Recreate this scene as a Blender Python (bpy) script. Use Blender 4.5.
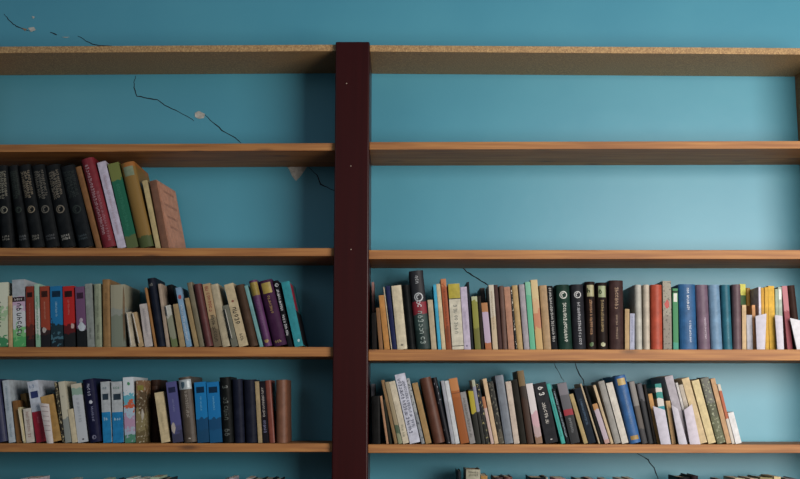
import bpy, bmesh, math, random
from mathutils import Vector, Matrix
random.seed(7)
for o in list(bpy.data.objects): bpy.data.objects.remove(o)
S = bpy.context.scene
COL = S.collection

# ------------------------------------------------------------------ camera
F_PX, CAM_Y, CAM_Z, PITCH = 1084.0, -3.5, 1.25, math.radians(8.5)
cd = bpy.data.cameras.new('camera'); cam = bpy.data.objects.new('camera', cd); COL.objects.link(cam)
cd.sensor_width = 36.0; cd.lens = 36.0 * F_PX / 800.0; cd.clip_start = 0.05
cam.location = (0, CAM_Y, CAM_Z); cam.rotation_euler = (math.radians(90) + PITCH, 0, 0)
S.camera = cam

# ------------------------------------------------------------------ world and light
w = bpy.data.worlds.new('world'); S.world = w; w.use_nodes = True
_bg = w.node_tree.nodes['Background']; _bg.inputs[1].default_value = 0.24
_tc = w.node_tree.nodes.new('ShaderNodeTexCoord'); _sx = w.node_tree.nodes.new('ShaderNodeSeparateXYZ')
_mr = w.node_tree.nodes.new('ShaderNodeMapRange'); _cr = w.node_tree.nodes.new('ShaderNodeValToRGB')   # pale room above, dark floor below
w.node_tree.links.new(_tc.outputs['Generated'], _sx.inputs[0]); w.node_tree.links.new(_sx.outputs['Z'], _mr.inputs['Value'])
_mr.inputs['From Min'].default_value = -.5; _mr.inputs['From Max'].default_value = .6
_cr.color_ramp.elements[0].color = (.10, .13, .16, 1); _cr.color_ramp.elements[1].color = (.60, .80, 1.0, 1)
w.node_tree.links.new(_mr.outputs[0], _cr.inputs['Fac']); w.node_tree.links.new(_cr.outputs['Color'], _bg.inputs[0])

def area(name, loc, target, sx, sy, power, color):
    l = bpy.data.lights.new(name, 'AREA'); l.shape = 'RECTANGLE'; l.size = sx; l.size_y = sy
    l.energy = power; l.color = color
    o = bpy.data.objects.new(name, l); COL.objects.link(o); o.location = loc
    o.rotation_euler = (Vector(target) - Vector(loc)).to_track_quat('-Z', 'Y').to_euler()
    return o
area('window_daylight', (1.95, -2.5, 1.75), (0.95, 0.2, 1.36), 1.9, 1.7, 116, (1.0, 0.94, 0.88))
area('left_fill_light', (-2.2, -3.6, 2.6), (-0.4, 0.2, 1.8), 1.8, 1.5, 9, (0.8, 0.92, 1.0))  # added cool fill lamp, lifts the post's shadow and the upper left

S.view_settings.view_transform = 'Standard'; S.view_settings.look = 'None'
S.view_settings.gamma = 1.0; S.view_settings.use_curve_mapping = False
S.view_settings.exposure = 0.0

# ------------------------------------------------------------------ helpers
def at(px, py, Y):
    u = (px - 400) / F_PX; v = (239.5 - py) / F_PX
    d = Vector((u, math.cos(PITCH) - v * math.sin(PITCH), math.sin(PITCH) + v * math.cos(PITCH)))
    t = (Y - CAM_Y) / d.y
    return Vector((d.x * t, Y, CAM_Z + d.z * t))

def muted(h, k=.9, d=.1):
    c = [int(h[i:i+2], 16) for i in (0, 2, 4)]; g = sum(c) / 3
    return ''.join('%02x' % max(0, min(255, round((x * (1 - d) + g * d) * k))) for x in c)

def lin(h):
    h = h.lstrip('#'); c = [int(h[i:i+2], 16) / 255 for i in (0, 2, 4)]
    return tuple((x / 12.92 if x <= .04045 else ((x + .055) / 1.055) ** 2.4) for x in c) + (1,)

def N(nt, t, **kw):
    n = nt.nodes.new(t)
    for k, v in kw.items(): setattr(n, k, v)
    return n

def mk(name):
    m = bpy.data.materials.new(name); m.use_nodes = True
    return m, m.node_tree, m.node_tree.nodes['Principled BSDF']

MC = {}
def cover_mat(hexc, rough=.55, var=.16, scale=60):
    k = (hexc, rough, var)
    if k in MC: return MC[k]
    m, nt, b = mk('cover_' + hexc)
    tc = N(nt, 'ShaderNodeTexCoord'); no = N(nt, 'ShaderNodeTexNoise'); no.inputs['Scale'].default_value = scale
    no.inputs['Detail'].default_value = 5
    nt.links.new(tc.outputs['Object'], no.inputs['Vector'])
    r = N(nt, 'ShaderNodeValToRGB'); c = lin(muted(hexc))
    r.color_ramp.elements[0].position = .3; r.color_ramp.elements[1].position = .72
    r.color_ramp.elements[0].color = tuple(x * (1 - var * 1.3) for x in c[:3]) + (1,)
    r.color_ramp.elements[1].color = tuple(min(1, x * (1 + var) + .004) for x in c[:3]) + (1,)
    nt.links.new(no.outputs['Fac'], r.inputs['Fac']); nt.links.new(r.outputs['Color'], b.inputs['Base Color'])
    b.inputs['Roughness'].default_value = rough; b.inputs['Specular IOR Level'].default_value = .28 if max(c[:3]) > .06 else .07
    MC[k] = m
    return m

def art_mat(stops, H, amp=.12, scale=45, speck=None):
    """printed cover picture: bands of colour up the book broken up by noise"""
    m, nt, b = mk('printed_cover'); stops = [(p, muted(c)) for p, c in stops]
    tc = N(nt, 'ShaderNodeTexCoord'); sp = N(nt, 'ShaderNodeSeparateXYZ')
    nt.links.new(tc.outputs['Object'], sp.inputs[0])
    dv = N(nt, 'ShaderNodeMath', operation='DIVIDE'); dv.inputs[1].default_value = H
    nt.links.new(sp.outputs['Z'], dv.inputs[0])
    no = N(nt, 'ShaderNodeTexNoise'); no.inputs['Scale'].default_value = scale; no.inputs['Detail'].default_value = 4
    nt.links.new(tc.outputs['Object'], no.inputs['Vector'])
    ma = N(nt, 'ShaderNodeMath', operation='MULTIPLY_ADD'); ma.inputs[1].default_value = amp * 4
    nt.links.new(no.outputs['Fac'], ma.inputs[0])
    sb = N(nt, 'ShaderNodeMath', operation='SUBTRACT'); sb.inputs[1].default_value = amp * 2
    nt.links.new(dv.outputs[0], sb.inputs[0]); nt.links.new(sb.outputs[0], ma.inputs[2])
    r = N(nt, 'ShaderNodeValToRGB'); r.color_ramp.interpolation = 'CONSTANT'
    e = r.color_ramp.elements; e[0].position = 0; e[0].color = lin(stops[0][1]); e[1].position = stops[1][0]; e[1].color = lin(stops[1][1])
    for p, c in stops[2:]:
        q = e.new(p); q.color = lin(c)
    nt.links.new(ma.outputs[0], r.inputs['Fac'])
    out = r.outputs['Color']
    if speck:
        n2 = N(nt, 'ShaderNodeTexNoise'); n2.inputs['Scale'].default_value = 130; n2.inputs['Detail'].default_value = 2
        nt.links.new(tc.outputs['Object'], n2.inputs['Vector'])
        g = N(nt, 'ShaderNodeMath', operation='GREATER_THAN'); g.inputs[1].default_value = speck[1]
        nt.links.new(n2.outputs['Fac'], g.inputs[0])
        mx = N(nt, 'ShaderNodeMix', data_type='RGBA'); mx.inputs['B'].default_value = lin(speck[0])
        nt.links.new(g.outputs[0], mx.inputs['Factor']); nt.links.new(out, mx.inputs['A']); out = mx.outputs['Result']
    nt.links.new(out, b.inputs['Base Color']); b.inputs['Roughness'].default_value = .5; b.inputs['Specular IOR Level'].default_value = .2
    return m

def wood_mat(name, c1, c2, c3, chip=False):
    m, nt, b = mk(name)
    tc = N(nt, 'ShaderNodeTexCoord'); mp = N(nt, 'ShaderNodeMapping')
    mp.inputs['Scale'].default_value = (260, 260, 260) if chip else (1.6, 22, 45)
    nt.links.new(tc.outputs['Object'], mp.inputs[0])
    no = N(nt, 'ShaderNodeTexNoise'); no.inputs['Scale'].default_value = 1.0 if chip else 2.2; no.inputs['Detail'].default_value = 6
    no.inputs['Distortion'].default_value = 0.4
    nt.links.new(mp.outputs[0], no.inputs['Vector'])
    r = N(nt, 'ShaderNodeValToRGB'); e = r.color_ramp.elements
    e[0].position = .32; e[0].color = lin(c1); e[1].position = .68; e[1].color = lin(c3)
    q = e.new(.5); q.color = lin(c2)
    nt.links.new(no.outputs['Fac'], r.inputs['Fac'])
    vo = N(nt, 'ShaderNodeTexVoronoi'); vo.inputs['Scale'].default_value = 1
    m2 = N(nt, 'ShaderNodeMapping'); m2.inputs['Scale'].default_value = (4, 13, 17)
    nt.links.new(tc.outputs['Object'], m2.inputs[0]); nt.links.new(m2.outputs[0], vo.inputs['Vector'])
    r2 = N(nt, 'ShaderNodeValToRGB'); r2.color_ramp.elements[0].position = .05; r2.color_ramp.elements[1].position = .17
    r2.color_ramp.elements[0].color = (0, 0, 0, 1) if chip else (.75, .75, .75, 1)
    r2.color_ramp.elements[1].color = (0, 0, 0, 1)
    nt.links.new(vo.outputs['Distance'], r2.inputs['Fac'])
    mx = N(nt, 'ShaderNodeMix', data_type='RGBA'); mx.inputs['B'].default_value = lin('4a2c16')
    nt.links.new(r2.outputs['Color'], mx.inputs['Factor']); nt.links.new(r.outputs['Color'], mx.inputs['A'])
    nt.links.new(mx.outputs['Result'], b.inputs['Base Color']); b.inputs['Roughness'].default_value = .6
    return m

def wall_mat():
    m, nt, b = mk('teal_wall_paint')
    tc = N(nt, 'ShaderNodeTexCoord')
    no = N(nt, 'ShaderNodeTexNoise'); no.inputs['Scale'].default_value = 2.3; no.inputs['Detail'].default_value = 6
    nt.links.new(tc.outputs['Object'], no.inputs['Vector'])
    r = N(nt, 'ShaderNodeValToRGB'); e = r.color_ramp.elements
    e[0].position = .3; e[0].color = lin('458da3'); e[1].position = .7; e[1].color = lin('4d95a9')
    nt.links.new(no.outputs['Fac'], r.inputs['Fac']); nt.links.new(r.outputs['Color'], b.inputs['Base Color'])
    b.inputs['Roughness'].default_value = .4
    n2 = N(nt, 'ShaderNodeTexNoise'); n2.inputs['Scale'].default_value = 30; n2.inputs['Detail'].default_value = 4
    nt.links.new(tc.outputs['Object'], n2.inputs['Vector'])
    bp = N(nt, 'ShaderNodeBump'); bp.inputs['Strength'].default_value = .06; bp.inputs['Distance'].default_value = .006
    nt.links.new(n2.outputs['Fac'], bp.inputs['Height']); nt.links.new(bp.outputs[0], b.inputs['Normal'])
    return m

PAGE = None
def page_mat():
    global PAGE
    if PAGE: return PAGE
    m, nt, b = mk('book_pages')
    tc = N(nt, 'ShaderNodeTexCoord'); mp = N(nt, 'ShaderNodeMapping'); mp.inputs['Scale'].default_value = (1500, 6, 6)
    nt.links.new(tc.outputs['Object'], mp.inputs[0])
    no = N(nt, 'ShaderNodeTexNoise'); no.inputs['Scale'].default_value = 1
    nt.links.new(mp.outputs[0], no.inputs['Vector'])
    r = N(nt, 'ShaderNodeValToRGB'); r.color_ramp.elements[0].color = lin('a8967a'); r.color_ramp.elements[1].color = lin('e0d4ba')
    nt.links.new(no.outputs['Fac'], r.inputs['Fac']); nt.links.new(r.outputs['Color'], b.inputs['Base Color'])
    b.inputs['Roughness'].default_value = .8
    PAGE = m; return m

def mesh_obj(name, verts, faces, mat, parent=None, smooth=False):
    me = bpy.data.meshes.new(name); me.from_pydata([tuple(v) for v in verts], [], faces); me.update()
    bm = bmesh.new(); bm.from_mesh(me); bmesh.ops.recalc_face_normals(bm, faces=bm.faces); bm.to_mesh(me); bm.free()
    if smooth:
        for p in me.polygons: p.use_smooth = True
    me.materials.append(mat)
    o = bpy.data.objects.new(name, me); COL.objects.link(o)
    if parent: o.parent = parent
    return o

def box_vf(x0, x1, y0, y1, z0, z1):
    v = [(x, y, z) for x in (x0, x1) for y in (y0, y1) for z in (z0, z1)]
    f = [(0, 1, 3, 2), (4, 6, 7, 5), (0, 4, 5, 1), (2, 3, 7, 6), (0, 2, 6, 4), (1, 5, 7, 3)]
    return v, f

def bevelled(name, v, f, mat, parent, bev=.0015, seg=2):
    o = mesh_obj(name, v, f, mat, parent)
    bm = bmesh.new(); bm.from_mesh(o.data)
    bmesh.ops.bevel(bm, geom=bm.edges[:], offset=bev, segments=seg, affect='EDGES', profile=.5)
    bm.to_mesh(o.data); bm.free()
    return o

def empty(name, loc, rot=(0, 0, 0)):
    o = bpy.data.objects.new(name, None); o.empty_display_size = .05
    COL.objects.link(o); o.location = loc; o.rotation_euler = rot
    return o

WALL_Y = .25
# ------------------------------------------------------------------ the setting
v, f = box_vf(-2.6, 3.3, WALL_Y, WALL_Y + .15, 0, 3.0)
wall = mesh_obj('wall_back', v, f, wall_mat()); wall['kind'] = 'structure'
v, f = box_vf(-2.6, 3.3, -4.2, WALL_Y + .15, -.1, 0)
fm, nt, b = mk('worn_floor_boards')
tc = N(nt, 'ShaderNodeTexCoord'); br = N(nt, 'ShaderNodeTexBrick'); br.inputs['Scale'].default_value = 1
br.inputs['Color1'].default_value = lin('6d4c33'); br.inputs['Color2'].default_value = lin('7d5a3c'); br.inputs['Mortar'].default_value = lin('2a1d14')
br.inputs['Brick Width'].default_value = 1.6; br.inputs['Row Height'].default_value = .12; br.inputs['Mortar Size'].default_value = .004
nt.links.new(tc.outputs['Object'], br.inputs['Vector']); nt.links.new(br.outputs['Color'], b.inputs['Base Color'])
fl = mesh_obj('floor', v, f, fm); fl['kind'] = 'structure'

crack_m, _, cb = mk('dark_crack'); cb.inputs['Base Color'].default_value = lin('14191c'); cb.inputs['Roughness'].default_value = 1
def crack(pts, wd=.0028, taper=True):
    vs, fs = [], []
    P = []
    rnd = random.Random(len(pts) + int(pts[0][0]))
    for i in range(len(pts) - 1):
        a, c = at(*pts[i], WALL_Y), at(*pts[i+1], WALL_Y)
        for k in range(3):
            q = a.lerp(c, k / 3); P.append(Vector((q.x + rnd.uniform(-.0015, .0015), 0, q.z + rnd.uniform(-.0015, .0015))))
    P.append(at(*pts[-1], WALL_Y))
    n = len(P)
    for i, p in enumerate(P):
        d = (P[min(i+1, n-1)] - P[max(i-1, 0)]); d.y = 0; d.normalize(); s = Vector((-d.z, 0, d.x))
        ww = wd * (.35 + .65 * math.sin(math.pi * (i + .6) / (n + .2))) * rnd.uniform(.7, 1.25) / 2
        for yy in (WALL_Y - .0006, WALL_Y + .002):
            vs.append((p.x + s.x * ww, yy, p.z + s.z * ww)); vs.append((p.x - s.x * ww, yy, p.z - s.z * ww))
    for i in range(n - 1):
        a = 4 * i; c = a + 4
        fs += [(a, a+1, c+1, c), (a+2, c+2, c+3, a+3), (a, c, c+2, a+2), (a+1, a+3, c+3, c+1)]
    fs += [(0, 2, 3, 1), (4*n-4, 4*n-3, 4*n-1, 4*n-2)]
    return mesh_obj('crack', vs, fs, crack_m, wall)
for p, wd in (([(4,14),(8,19),(13,24),(18,27),(25,30),(34,31)], .0036), ([(50,32),(57,35)], .004), ([(78,36),(86,41),(95,45),(112,46)], .0036),
              ([(136,76),(134,82),(134,88),(137,96),(147,98),(157,100),(165,105),(175,110),(187,116),(194,121)], .0036),
              ([(205,115),(213,122),(222,130),(235,138),(241,143)], .004), ([(309,167),(317,175),(321,184),(330,189),(340,192)], .0042),
              ([(458,264),(467,272),(475,277),(485,283),(492,290)], .0042), ([(574,360),(578,372),(583,380),(586,392)], .0034),
              ([(552,360),(558,371),(564,381)], .0022), ([(637,453),(648,460),(654,468),(659,482)], .0042)):
    crack(p, wd)
pl_m = cover_mat('c2c0b8', .9, .2, 90)
def patch(pts, name='bare_plaster_patch', mat=None, thick=.0015):
    P = [at(x, y, WALL_Y) for x, y in pts]; n = len(P)
    vs = [(p.x, WALL_Y - thick, p.z) for p in P] + [(p.x, WALL_Y + .001, p.z) for p in P]
    fs = [tuple(range(n)), tuple(range(2*n-1, n-1, -1))] + [(i, (i+1) % n, n + (i+1) % n, n + i) for i in range(n)]
    o = mesh_obj(name, vs, fs, mat or pl_m, wall); return o
patch([(284,164),(289,169),(292,176),(296,181),(300,177),(305,170),(308,165)])
patch([(282,164),(288,167.5),(293,166.5),(302,166),(308,166),(306,164)], mat=cover_mat('5e4a3a', .9), thick=.002, name='chipped_render')
patch([(195,113),(199,111),(205,114),(204,118),(199,119),(195,117)])
patch([(28,28),(34,27),(36,30),(31,32)]); patch([(22,28),(27,29),(25,31)], mat=cover_mat('9a7a58', .9), name='chipped_render')
patch([(32,16),(35,17),(33,19)]); patch([(62,37),(70,37),(66,38)])

# ------------------------------------------------------------------ the bookcase
case = empty('bookcase', (0, WALL_Y / 2, 0))
case['label'] = 'wall-wide pine bookcase with dark maroon centre post on teal wall'; case['category'] = 'bookcase'
pine = wood_mat('pine', '845226', '986432', 'aa763e')
chip = wood_mat('chipboard', '7d6040', '9d7c52', 'c09e6c', chip=True)
maroon, nt, b = mk('maroon_paint')
tc = N(nt, 'ShaderNodeTexCoord'); mp = N(nt, 'ShaderNodeMapping'); mp.inputs['Scale'].default_value = (40, 40, 1.5)
no = N(nt, 'ShaderNodeTexNoise'); no.inputs['Scale'].default_value = 1.5; nt.links.new(tc.outputs['Object'], mp.inputs[0]); nt.links.new(mp.outputs[0], no.inputs['Vector'])
r = N(nt, 'ShaderNodeValToRGB'); r.color_ramp.elements[0].color = lin('260707'); r.color_ramp.elements[1].color = lin('320a0a')
nt.links.new(no.outputs['Fac'], r.inputs['Fac']); nt.links.new(r.outputs['Color'], b.inputs['Base Color']); b.inputs['Roughness'].default_value = .35; b.inputs['Specular IOR Level'].default_value = .2

def loc(v): return [(x, y - WALL_Y / 2, z) for x, y, z in v]     # world -> bookcase space
PY0 = -.02
pxl, pxr = at(333.2, 300, PY0).x, at(368.6, 300, PY0).x
ptop = at(350, 41.5, PY0).z
v, f = box_vf(pxl, pxr, PY0, WALL_Y - .0005, 0, ptop)
bevelled('centre_post', loc(v), f, maroon, case, .005, 3)
RX = at(823, 80, 0).x; LX = at(-60, 300, 0).x
zt = at(600, 48, 0).z
v, f = box_vf(RX, RX + .03, 0, WALL_Y - .0005, 0, zt + .002); bevelled('side_panel', loc(v), f, pine, case)
v, f = box_vf(LX - .03, LX, 0, WALL_Y - .0005, 0, zt + .002); bevelled('side_panel', loc(v), f, pine, case)
SHELF = {}
def shelf(side, k, ya, yb, thpx, mat=pine):
    x0, x1 = (LX, pxl) if side == 'L' else (pxr, RX)
    px0, px1 = (0, 336) if side == 'L' else (370, 800)
    za, zb = at(px0, ya, 0).z, at(px1, yb, 0).z
    X0, X1 = at(px0, ya, 0).x, at(px1, yb, 0).x
    sl = (zb - za) / (X1 - X0); z0 = za + sl * (x0 - X0); z1 = za + sl * (x1 - X0)
    th = at(400, ya, 0).z - at(400, ya + thpx, 0).z
    v = [(x, y, z) for x, zz in ((x0, z0), (x1, z1)) for y in (0, WALL_Y - .0005) for z in (zz - th, zz)]
    _, f = box_vf(0, 1, 0, 1, 0, 1)
    # keep the grain different on every board
    o = bevelled('shelf_board', loc(v), f, mat, case, .0012)
    SHELF[side + str(k)] = z0
    return o
shelf('L', 1, 46.5, 44.5, 6.5, chip); shelf('L', 2, 144.5, 143, 7.5); shelf('L', 3, 248, 248, 8); shelf('L', 4, 347, 347, 9.5); shelf('L', 5, 443.5, 443.5, 8.5)
shelf('R', 1, 45, 48, 6.5, chip); shelf('R', 2, 142, 141, 7.5); shelf('R', 3, 250, 250, 9); shelf('R', 4, 349.5, 349.5, 11); shelf('R', 5, 444.5, 444.5, 8.5)
shelf('L', 6, 540, 540, 9); shelf('R', 6, 541, 541, 9); shelf('L', 7, 640, 640, 9); shelf('R', 7, 640, 640, 9)
scr = cover_mat('b5a08c', .4)
for px, py in ((346.5, 83.5), (350.8, 166), (351, 249.5)):
    p = at(px, py, PY0); vs, fs = [], []
    for k, (rr, yy) in enumerate(((.0022, PY0 + .001), (.0022, PY0 - .0008), (.0012, PY0 - .0016))):
        for j in range(8):
            a = j * math.pi / 4; vs.append((p.x + rr * math.cos(a), yy, p.z + rr * math.sin(a)))
    for k in range(2):
        for j in range(8): fs.append((8*k + j, 8*k + (j+1) % 8, 8*k + 8 + (j+1) % 8, 8*k + 8 + j))
    fs += [tuple(range(8)), tuple(range(16, 24))]
    mesh_obj('screw', loc(vs), fs, scr, case)

# ------------------------------------------------------------------ lettering strokes
def arcp(cx, cy, r, a0, a1, n=7, sy=1):
    return [(cx + r * math.cos(math.radians(a0 + (a1 - a0) * i / (n - 1))), cy + sy * r * math.sin(math.radians(a0 + (a1 - a0) * i / (n - 1)))) for i in range(n)]
GLYPHS = [
    [arcp(.5, .35, .33, 200, 480)], [arcp(.3, .5, .28, 0, 180) , [(.02, .5), (.02, .1)], [(.58, .5), (.58, 0)]],
    [arcp(.4, .6, .3, -60, 250), [(.6, .4), (.3, 0)]], [arcp(.4, .3, .3, 0, 360, 9), [(.1, .35), (.4, .95)]],
    [arcp(.3, .3, .28, 180, 360), [(.02, .3), (.02, .9)], [(.58, .3), (.58, .7)]], [arcp(.4, .7, .25, -90, 200), arcp(.4, .25, .25, 90, -160)],
    [arcp(.4, .5, .35, 40, 320)], [[(.1, 0), (.1, 1)], arcp(.35, .3, .25, 180, -60)],
]
def stroke(vs, fs, P, wd, conv):
    n = len(P); base = len(vs)
    for i, p in enumerate(P):
        a, c = P[max(i-1, 0)], P[min(i+1, n-1)]
        dx, dy = c[0] - a[0], c[1] - a[1]; l = math.hypot(dx, dy) or 1
        nx, ny = -dy / l * wd / 2, dx / l * wd / 2
        vs.append(conv(p[0] + nx, p[1] + ny)); vs.append(conv(p[0] - nx, p[1] - ny))
    for i in range(n - 1):
        a = base + 2 * i; fs.append((a, a+1, a+3, a+2))

# ------------------------------------------------------------------ books
def make_book(name, t, H, D, style, col, decor, parent_loc, rot, seed):
    rnd = random.Random(seed)
    root = empty(name, parent_loc, rot)
    hard = style in ('hc', 'hf')
    c = min(.0026 if hard else .0011, t * .16)
    bulge = {'hc': min(.3 * t + .001, .0095), 'hf': .0012, 'pb': .0004, 'bk': .0003}[style]
    n = 10 if style == 'hc' else 4
    R0 = .0022 if hard else .0006          # rounded corner of the spine
    def sy(x):
        q = (x / t) * 2 - 1
        return bulge * (1 - abs(q) ** 2.2) * -1
    outer = [(0, D), (0, .016), (0.0008 if hard else 0, .009), (0, .004), (0, R0)]
    outer = [(x, y) for x, y in outer]
    arc = [(t * i / n, sy(t * i / n)) for i in range(1, n)]
    outer = outer + [(R0 * .35, R0 * .25)] + arc + [(t - R0 * .35, R0 * .25)] + [(t - x, y) for x, y in reversed(outer)]
    inner = []
    for (x, y) in outer:
        xi = min(max(x, c), t - c); yi = D if y == D else max(y + c, c * .8)
        inner.append((xi, yi))
    vs, fs = [], []
    wear = rnd.uniform(-.0006, .0006)
    for (o_, i_) in zip(outer, inner):
        vs += [(o_[0], o_[1], 0), (o_[0], o_[1], H + wear * 0), (i_[0], i_[1], 0), (i_[0], i_[1], H)]
    m = len(outer)
    for i in range(m - 1):
        a = 4 * i; b_ = a + 4
        fs += [(a, b_, b_+1, a+1), (a+2, a+3, b_+3, b_+2), (a+1, b_+1, b_+3, a+3), (a, a+2, b_+2, b_)]
    fs += [(0, 1, 3, 2), (4*m-4, 4*m-2, 4*m-1, 4*m-3)]
    mat = art_mat(col[0], H, *col[1:]) if isinstance(col, tuple) else cover_mat(col, .5 if hard else .6)
    book = root; cov = mesh_obj('cover', vs, fs, mat, root)
    e = .003 if hard else .0004
    v2, f2 = box_vf(c + .0001, t - c - .0001, c + .0008, D - e, .0002 + e * .8, H - e - .0002)
    mesh_obj('page_block', v2, f2, page_mat(), root)
    off = -.00035
    def surf(x, z): return (x, sy(x) + off, z)
    for d in decor:
        k = d[0]; vs, fs = [], []
        if k in ('band', 'label'):
            x0, x1 = (t * .01, t * .99) if k == 'band' else (t * .16, t * .84)
            seg = 10
            for i in range(seg + 1):
                x = x0 + (x1 - x0) * i / seg
                vs += [surf(x, d[1] * H), surf(x, min(d[2], .998) * H), (x, sy(x) + .0004, d[1] * H), (x, sy(x) + .0004, min(d[2], .998) * H)]
            for i in range(seg):
                a = 4 * i; b_ = a + 4
                fs += [(a, b_, b_+1, a+1), (a+2, a+3, b_+3, b_+2), (a+1, b_+1, b_+3, a+3), (a, a+2, b_+2, b_)]
            fs += [(0, 1, 3, 2), (4*seg, 4*seg+2, 4*seg+3, 4*seg+1)]
            mesh_obj('spine_band' if k == 'band' else 'spine_label', vs, fs, cover_mat(d[3], .4), cov)
        elif k == 'text':       # letters running down the spine
            z0, z1, hx, fr = d[1] * H, d[2] * H, d[3], (d[4] if len(d) > 4 else .45)
            cx = (d[5] if len(d) > 5 else .5) * t
            gs = min(t * fr * .88, .0165 if fr >= .5 and t > .03 else .0115); z = z1; oo = -.0007
            while z - gs * .72 > z0:
                if rnd.random() < .1: z -= gs * .35; continue
                for P in rnd.choice(GLYPHS):
                    stroke(vs, fs, P, .2, lambda a, b_: (cx - gs / 2 + b_ * gs, sy(min(max(cx - gs / 2 + b_ * gs, 0), t)) + oo, z - a * gs * .8))
                z -= gs * .78
            if vs: mesh_obj('title_lettering', vs, fs, cover_mat(hx, .4, .1), cov)
        elif k == 'htext':      # short lines set across the spine
            z0, z1, hx = d[1] * H, d[2] * H, d[3]
            rows = d[4] if len(d) > 4 else 1; gh = (z1 - z0) / rows
            for rr in range(rows):
                zz = z1 - gh * (rr + .85); gs = gh * .7; x = t * .18
                while x + gs * .7 < t * .86:
                    for P in rnd.choice(GLYPHS):
                        stroke(vs, fs, P, .22, lambda a, b_: (x + a * gs * .8, sy(min(max(x + a * gs * .8, 0), t)) - .0007, zz + b_ * gs))
                    x += gs * .85
            if vs: mesh_obj('title_lettering', vs, fs, cover_mat(hx, .4, .1), cov)
        elif k == 'ring':
            zc, hx, rr = d[1] * H, d[2], t * d[3]
            P = [(math.cos(a * math.pi / 8) * rr, math.sin(a * math.pi / 8) * rr) for a in range(17)]
            stroke(vs, fs, P, rr * .28, lambda a, b_: (t / 2 + a, sy(min(max(t / 2 + a, 0), t)) - .0007, zc + b_))
            Q = [(x * .5, y * .55) for x, y in P[3:12]]
            stroke(vs, fs, Q, rr * .3, lambda a, b_: (t / 2 + a, sy(min(max(t / 2 + a, 0), t)) - .0007, zc + b_))
            mesh_obj('emblem', vs, fs, cover_mat(hx, .4, .1), cov)
        elif k == 'blot':       # irregular printed shape
            zc, xc, rx, rz, hx = d[1] * H, d[2] * t, d[3] * t, d[4] * H, d[5]
            P = []
            for j in range(12):
                a = j * math.pi / 6; q = rnd.uniform(.7, 1.1)
                x = min(max(xc + rx * q * math.cos(a), t * .02), t * .98); P.append((x, zc + rz * q * math.sin(a)))
            vs = [(xc, sy(min(max(xc, 0), t)) - .0006, zc)] + [(x, sy(x) - .0006, z) for x, z in P]
            fs = [(0, 1 + j, 1 + (j + 1) % 12) for j in range(12)]
            mesh_obj('printed_shape', vs, fs, cover_mat(hx, .4, .2), cov)
        elif k == 'side':       # printed panel on the board that faces right
            v3, f3 = box_vf(t - .0002, t + .0006, d[3] * D, d[4] * D, d[1] * H, d[2] * H)
            mesh_obj('cover_panel', v3, f3, cover_mat(d[5], .5), cov)
        elif k == 'sidetext':
            for (zc, yl, yh) in d[1]:
                vs, fs = [], []; gs = .009; y = yl * D
                while y < yh * D:
                    for P in rnd.choice(GLYPHS):
                        stroke(vs, fs, P, .2, lambda a, b_: (t + .0007, y + a * gs * .8, zc * H + b_ * gs))
                    y += gs * .85
                mesh_obj('title_lettering', vs, fs, cover_mat(d[2], .5, .1), cov)
        elif k == 'slip':       # page sticking out beyond the cover
            v3, f3 = box_vf(t * .35, t * .35 + .0006, -.012, D * .6, H * d[1], H * d[2])
            mesh_obj('loose_page', v3, f3, cover_mat(d[3], .7), root)
    return root

def rect(x, z, t, H, a):
    ux, uz = math.cos(a), -math.sin(a)      # a = rotation about Y; up = (sin a, cos a)
    vx, vz = math.sin(a), math.cos(a)
    return [(x, z), (x + ux * t, z + uz * t), (x + ux * t + vx * H, z + uz * t + vz * H), (x + vx * H, z + vz * H)]
def overlap(A, B, eps=-.0002):
    for P in (A, B):
        for i in range(4):
            ax = P[(i+1) % 4][0] - P[i][0]; az = P[(i+1) % 4][1] - P[i][1]; l = math.hypot(ax, az)
            nx, nz = -az / l, ax / l
            a = [p[0] * nx + p[1] * nz for p in A]; b_ = [p[0] * nx + p[1] * nz for p in B]
            if max(a) <= min(b_) + eps or max(b_) <= min(a) + eps: return False
    return True

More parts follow.
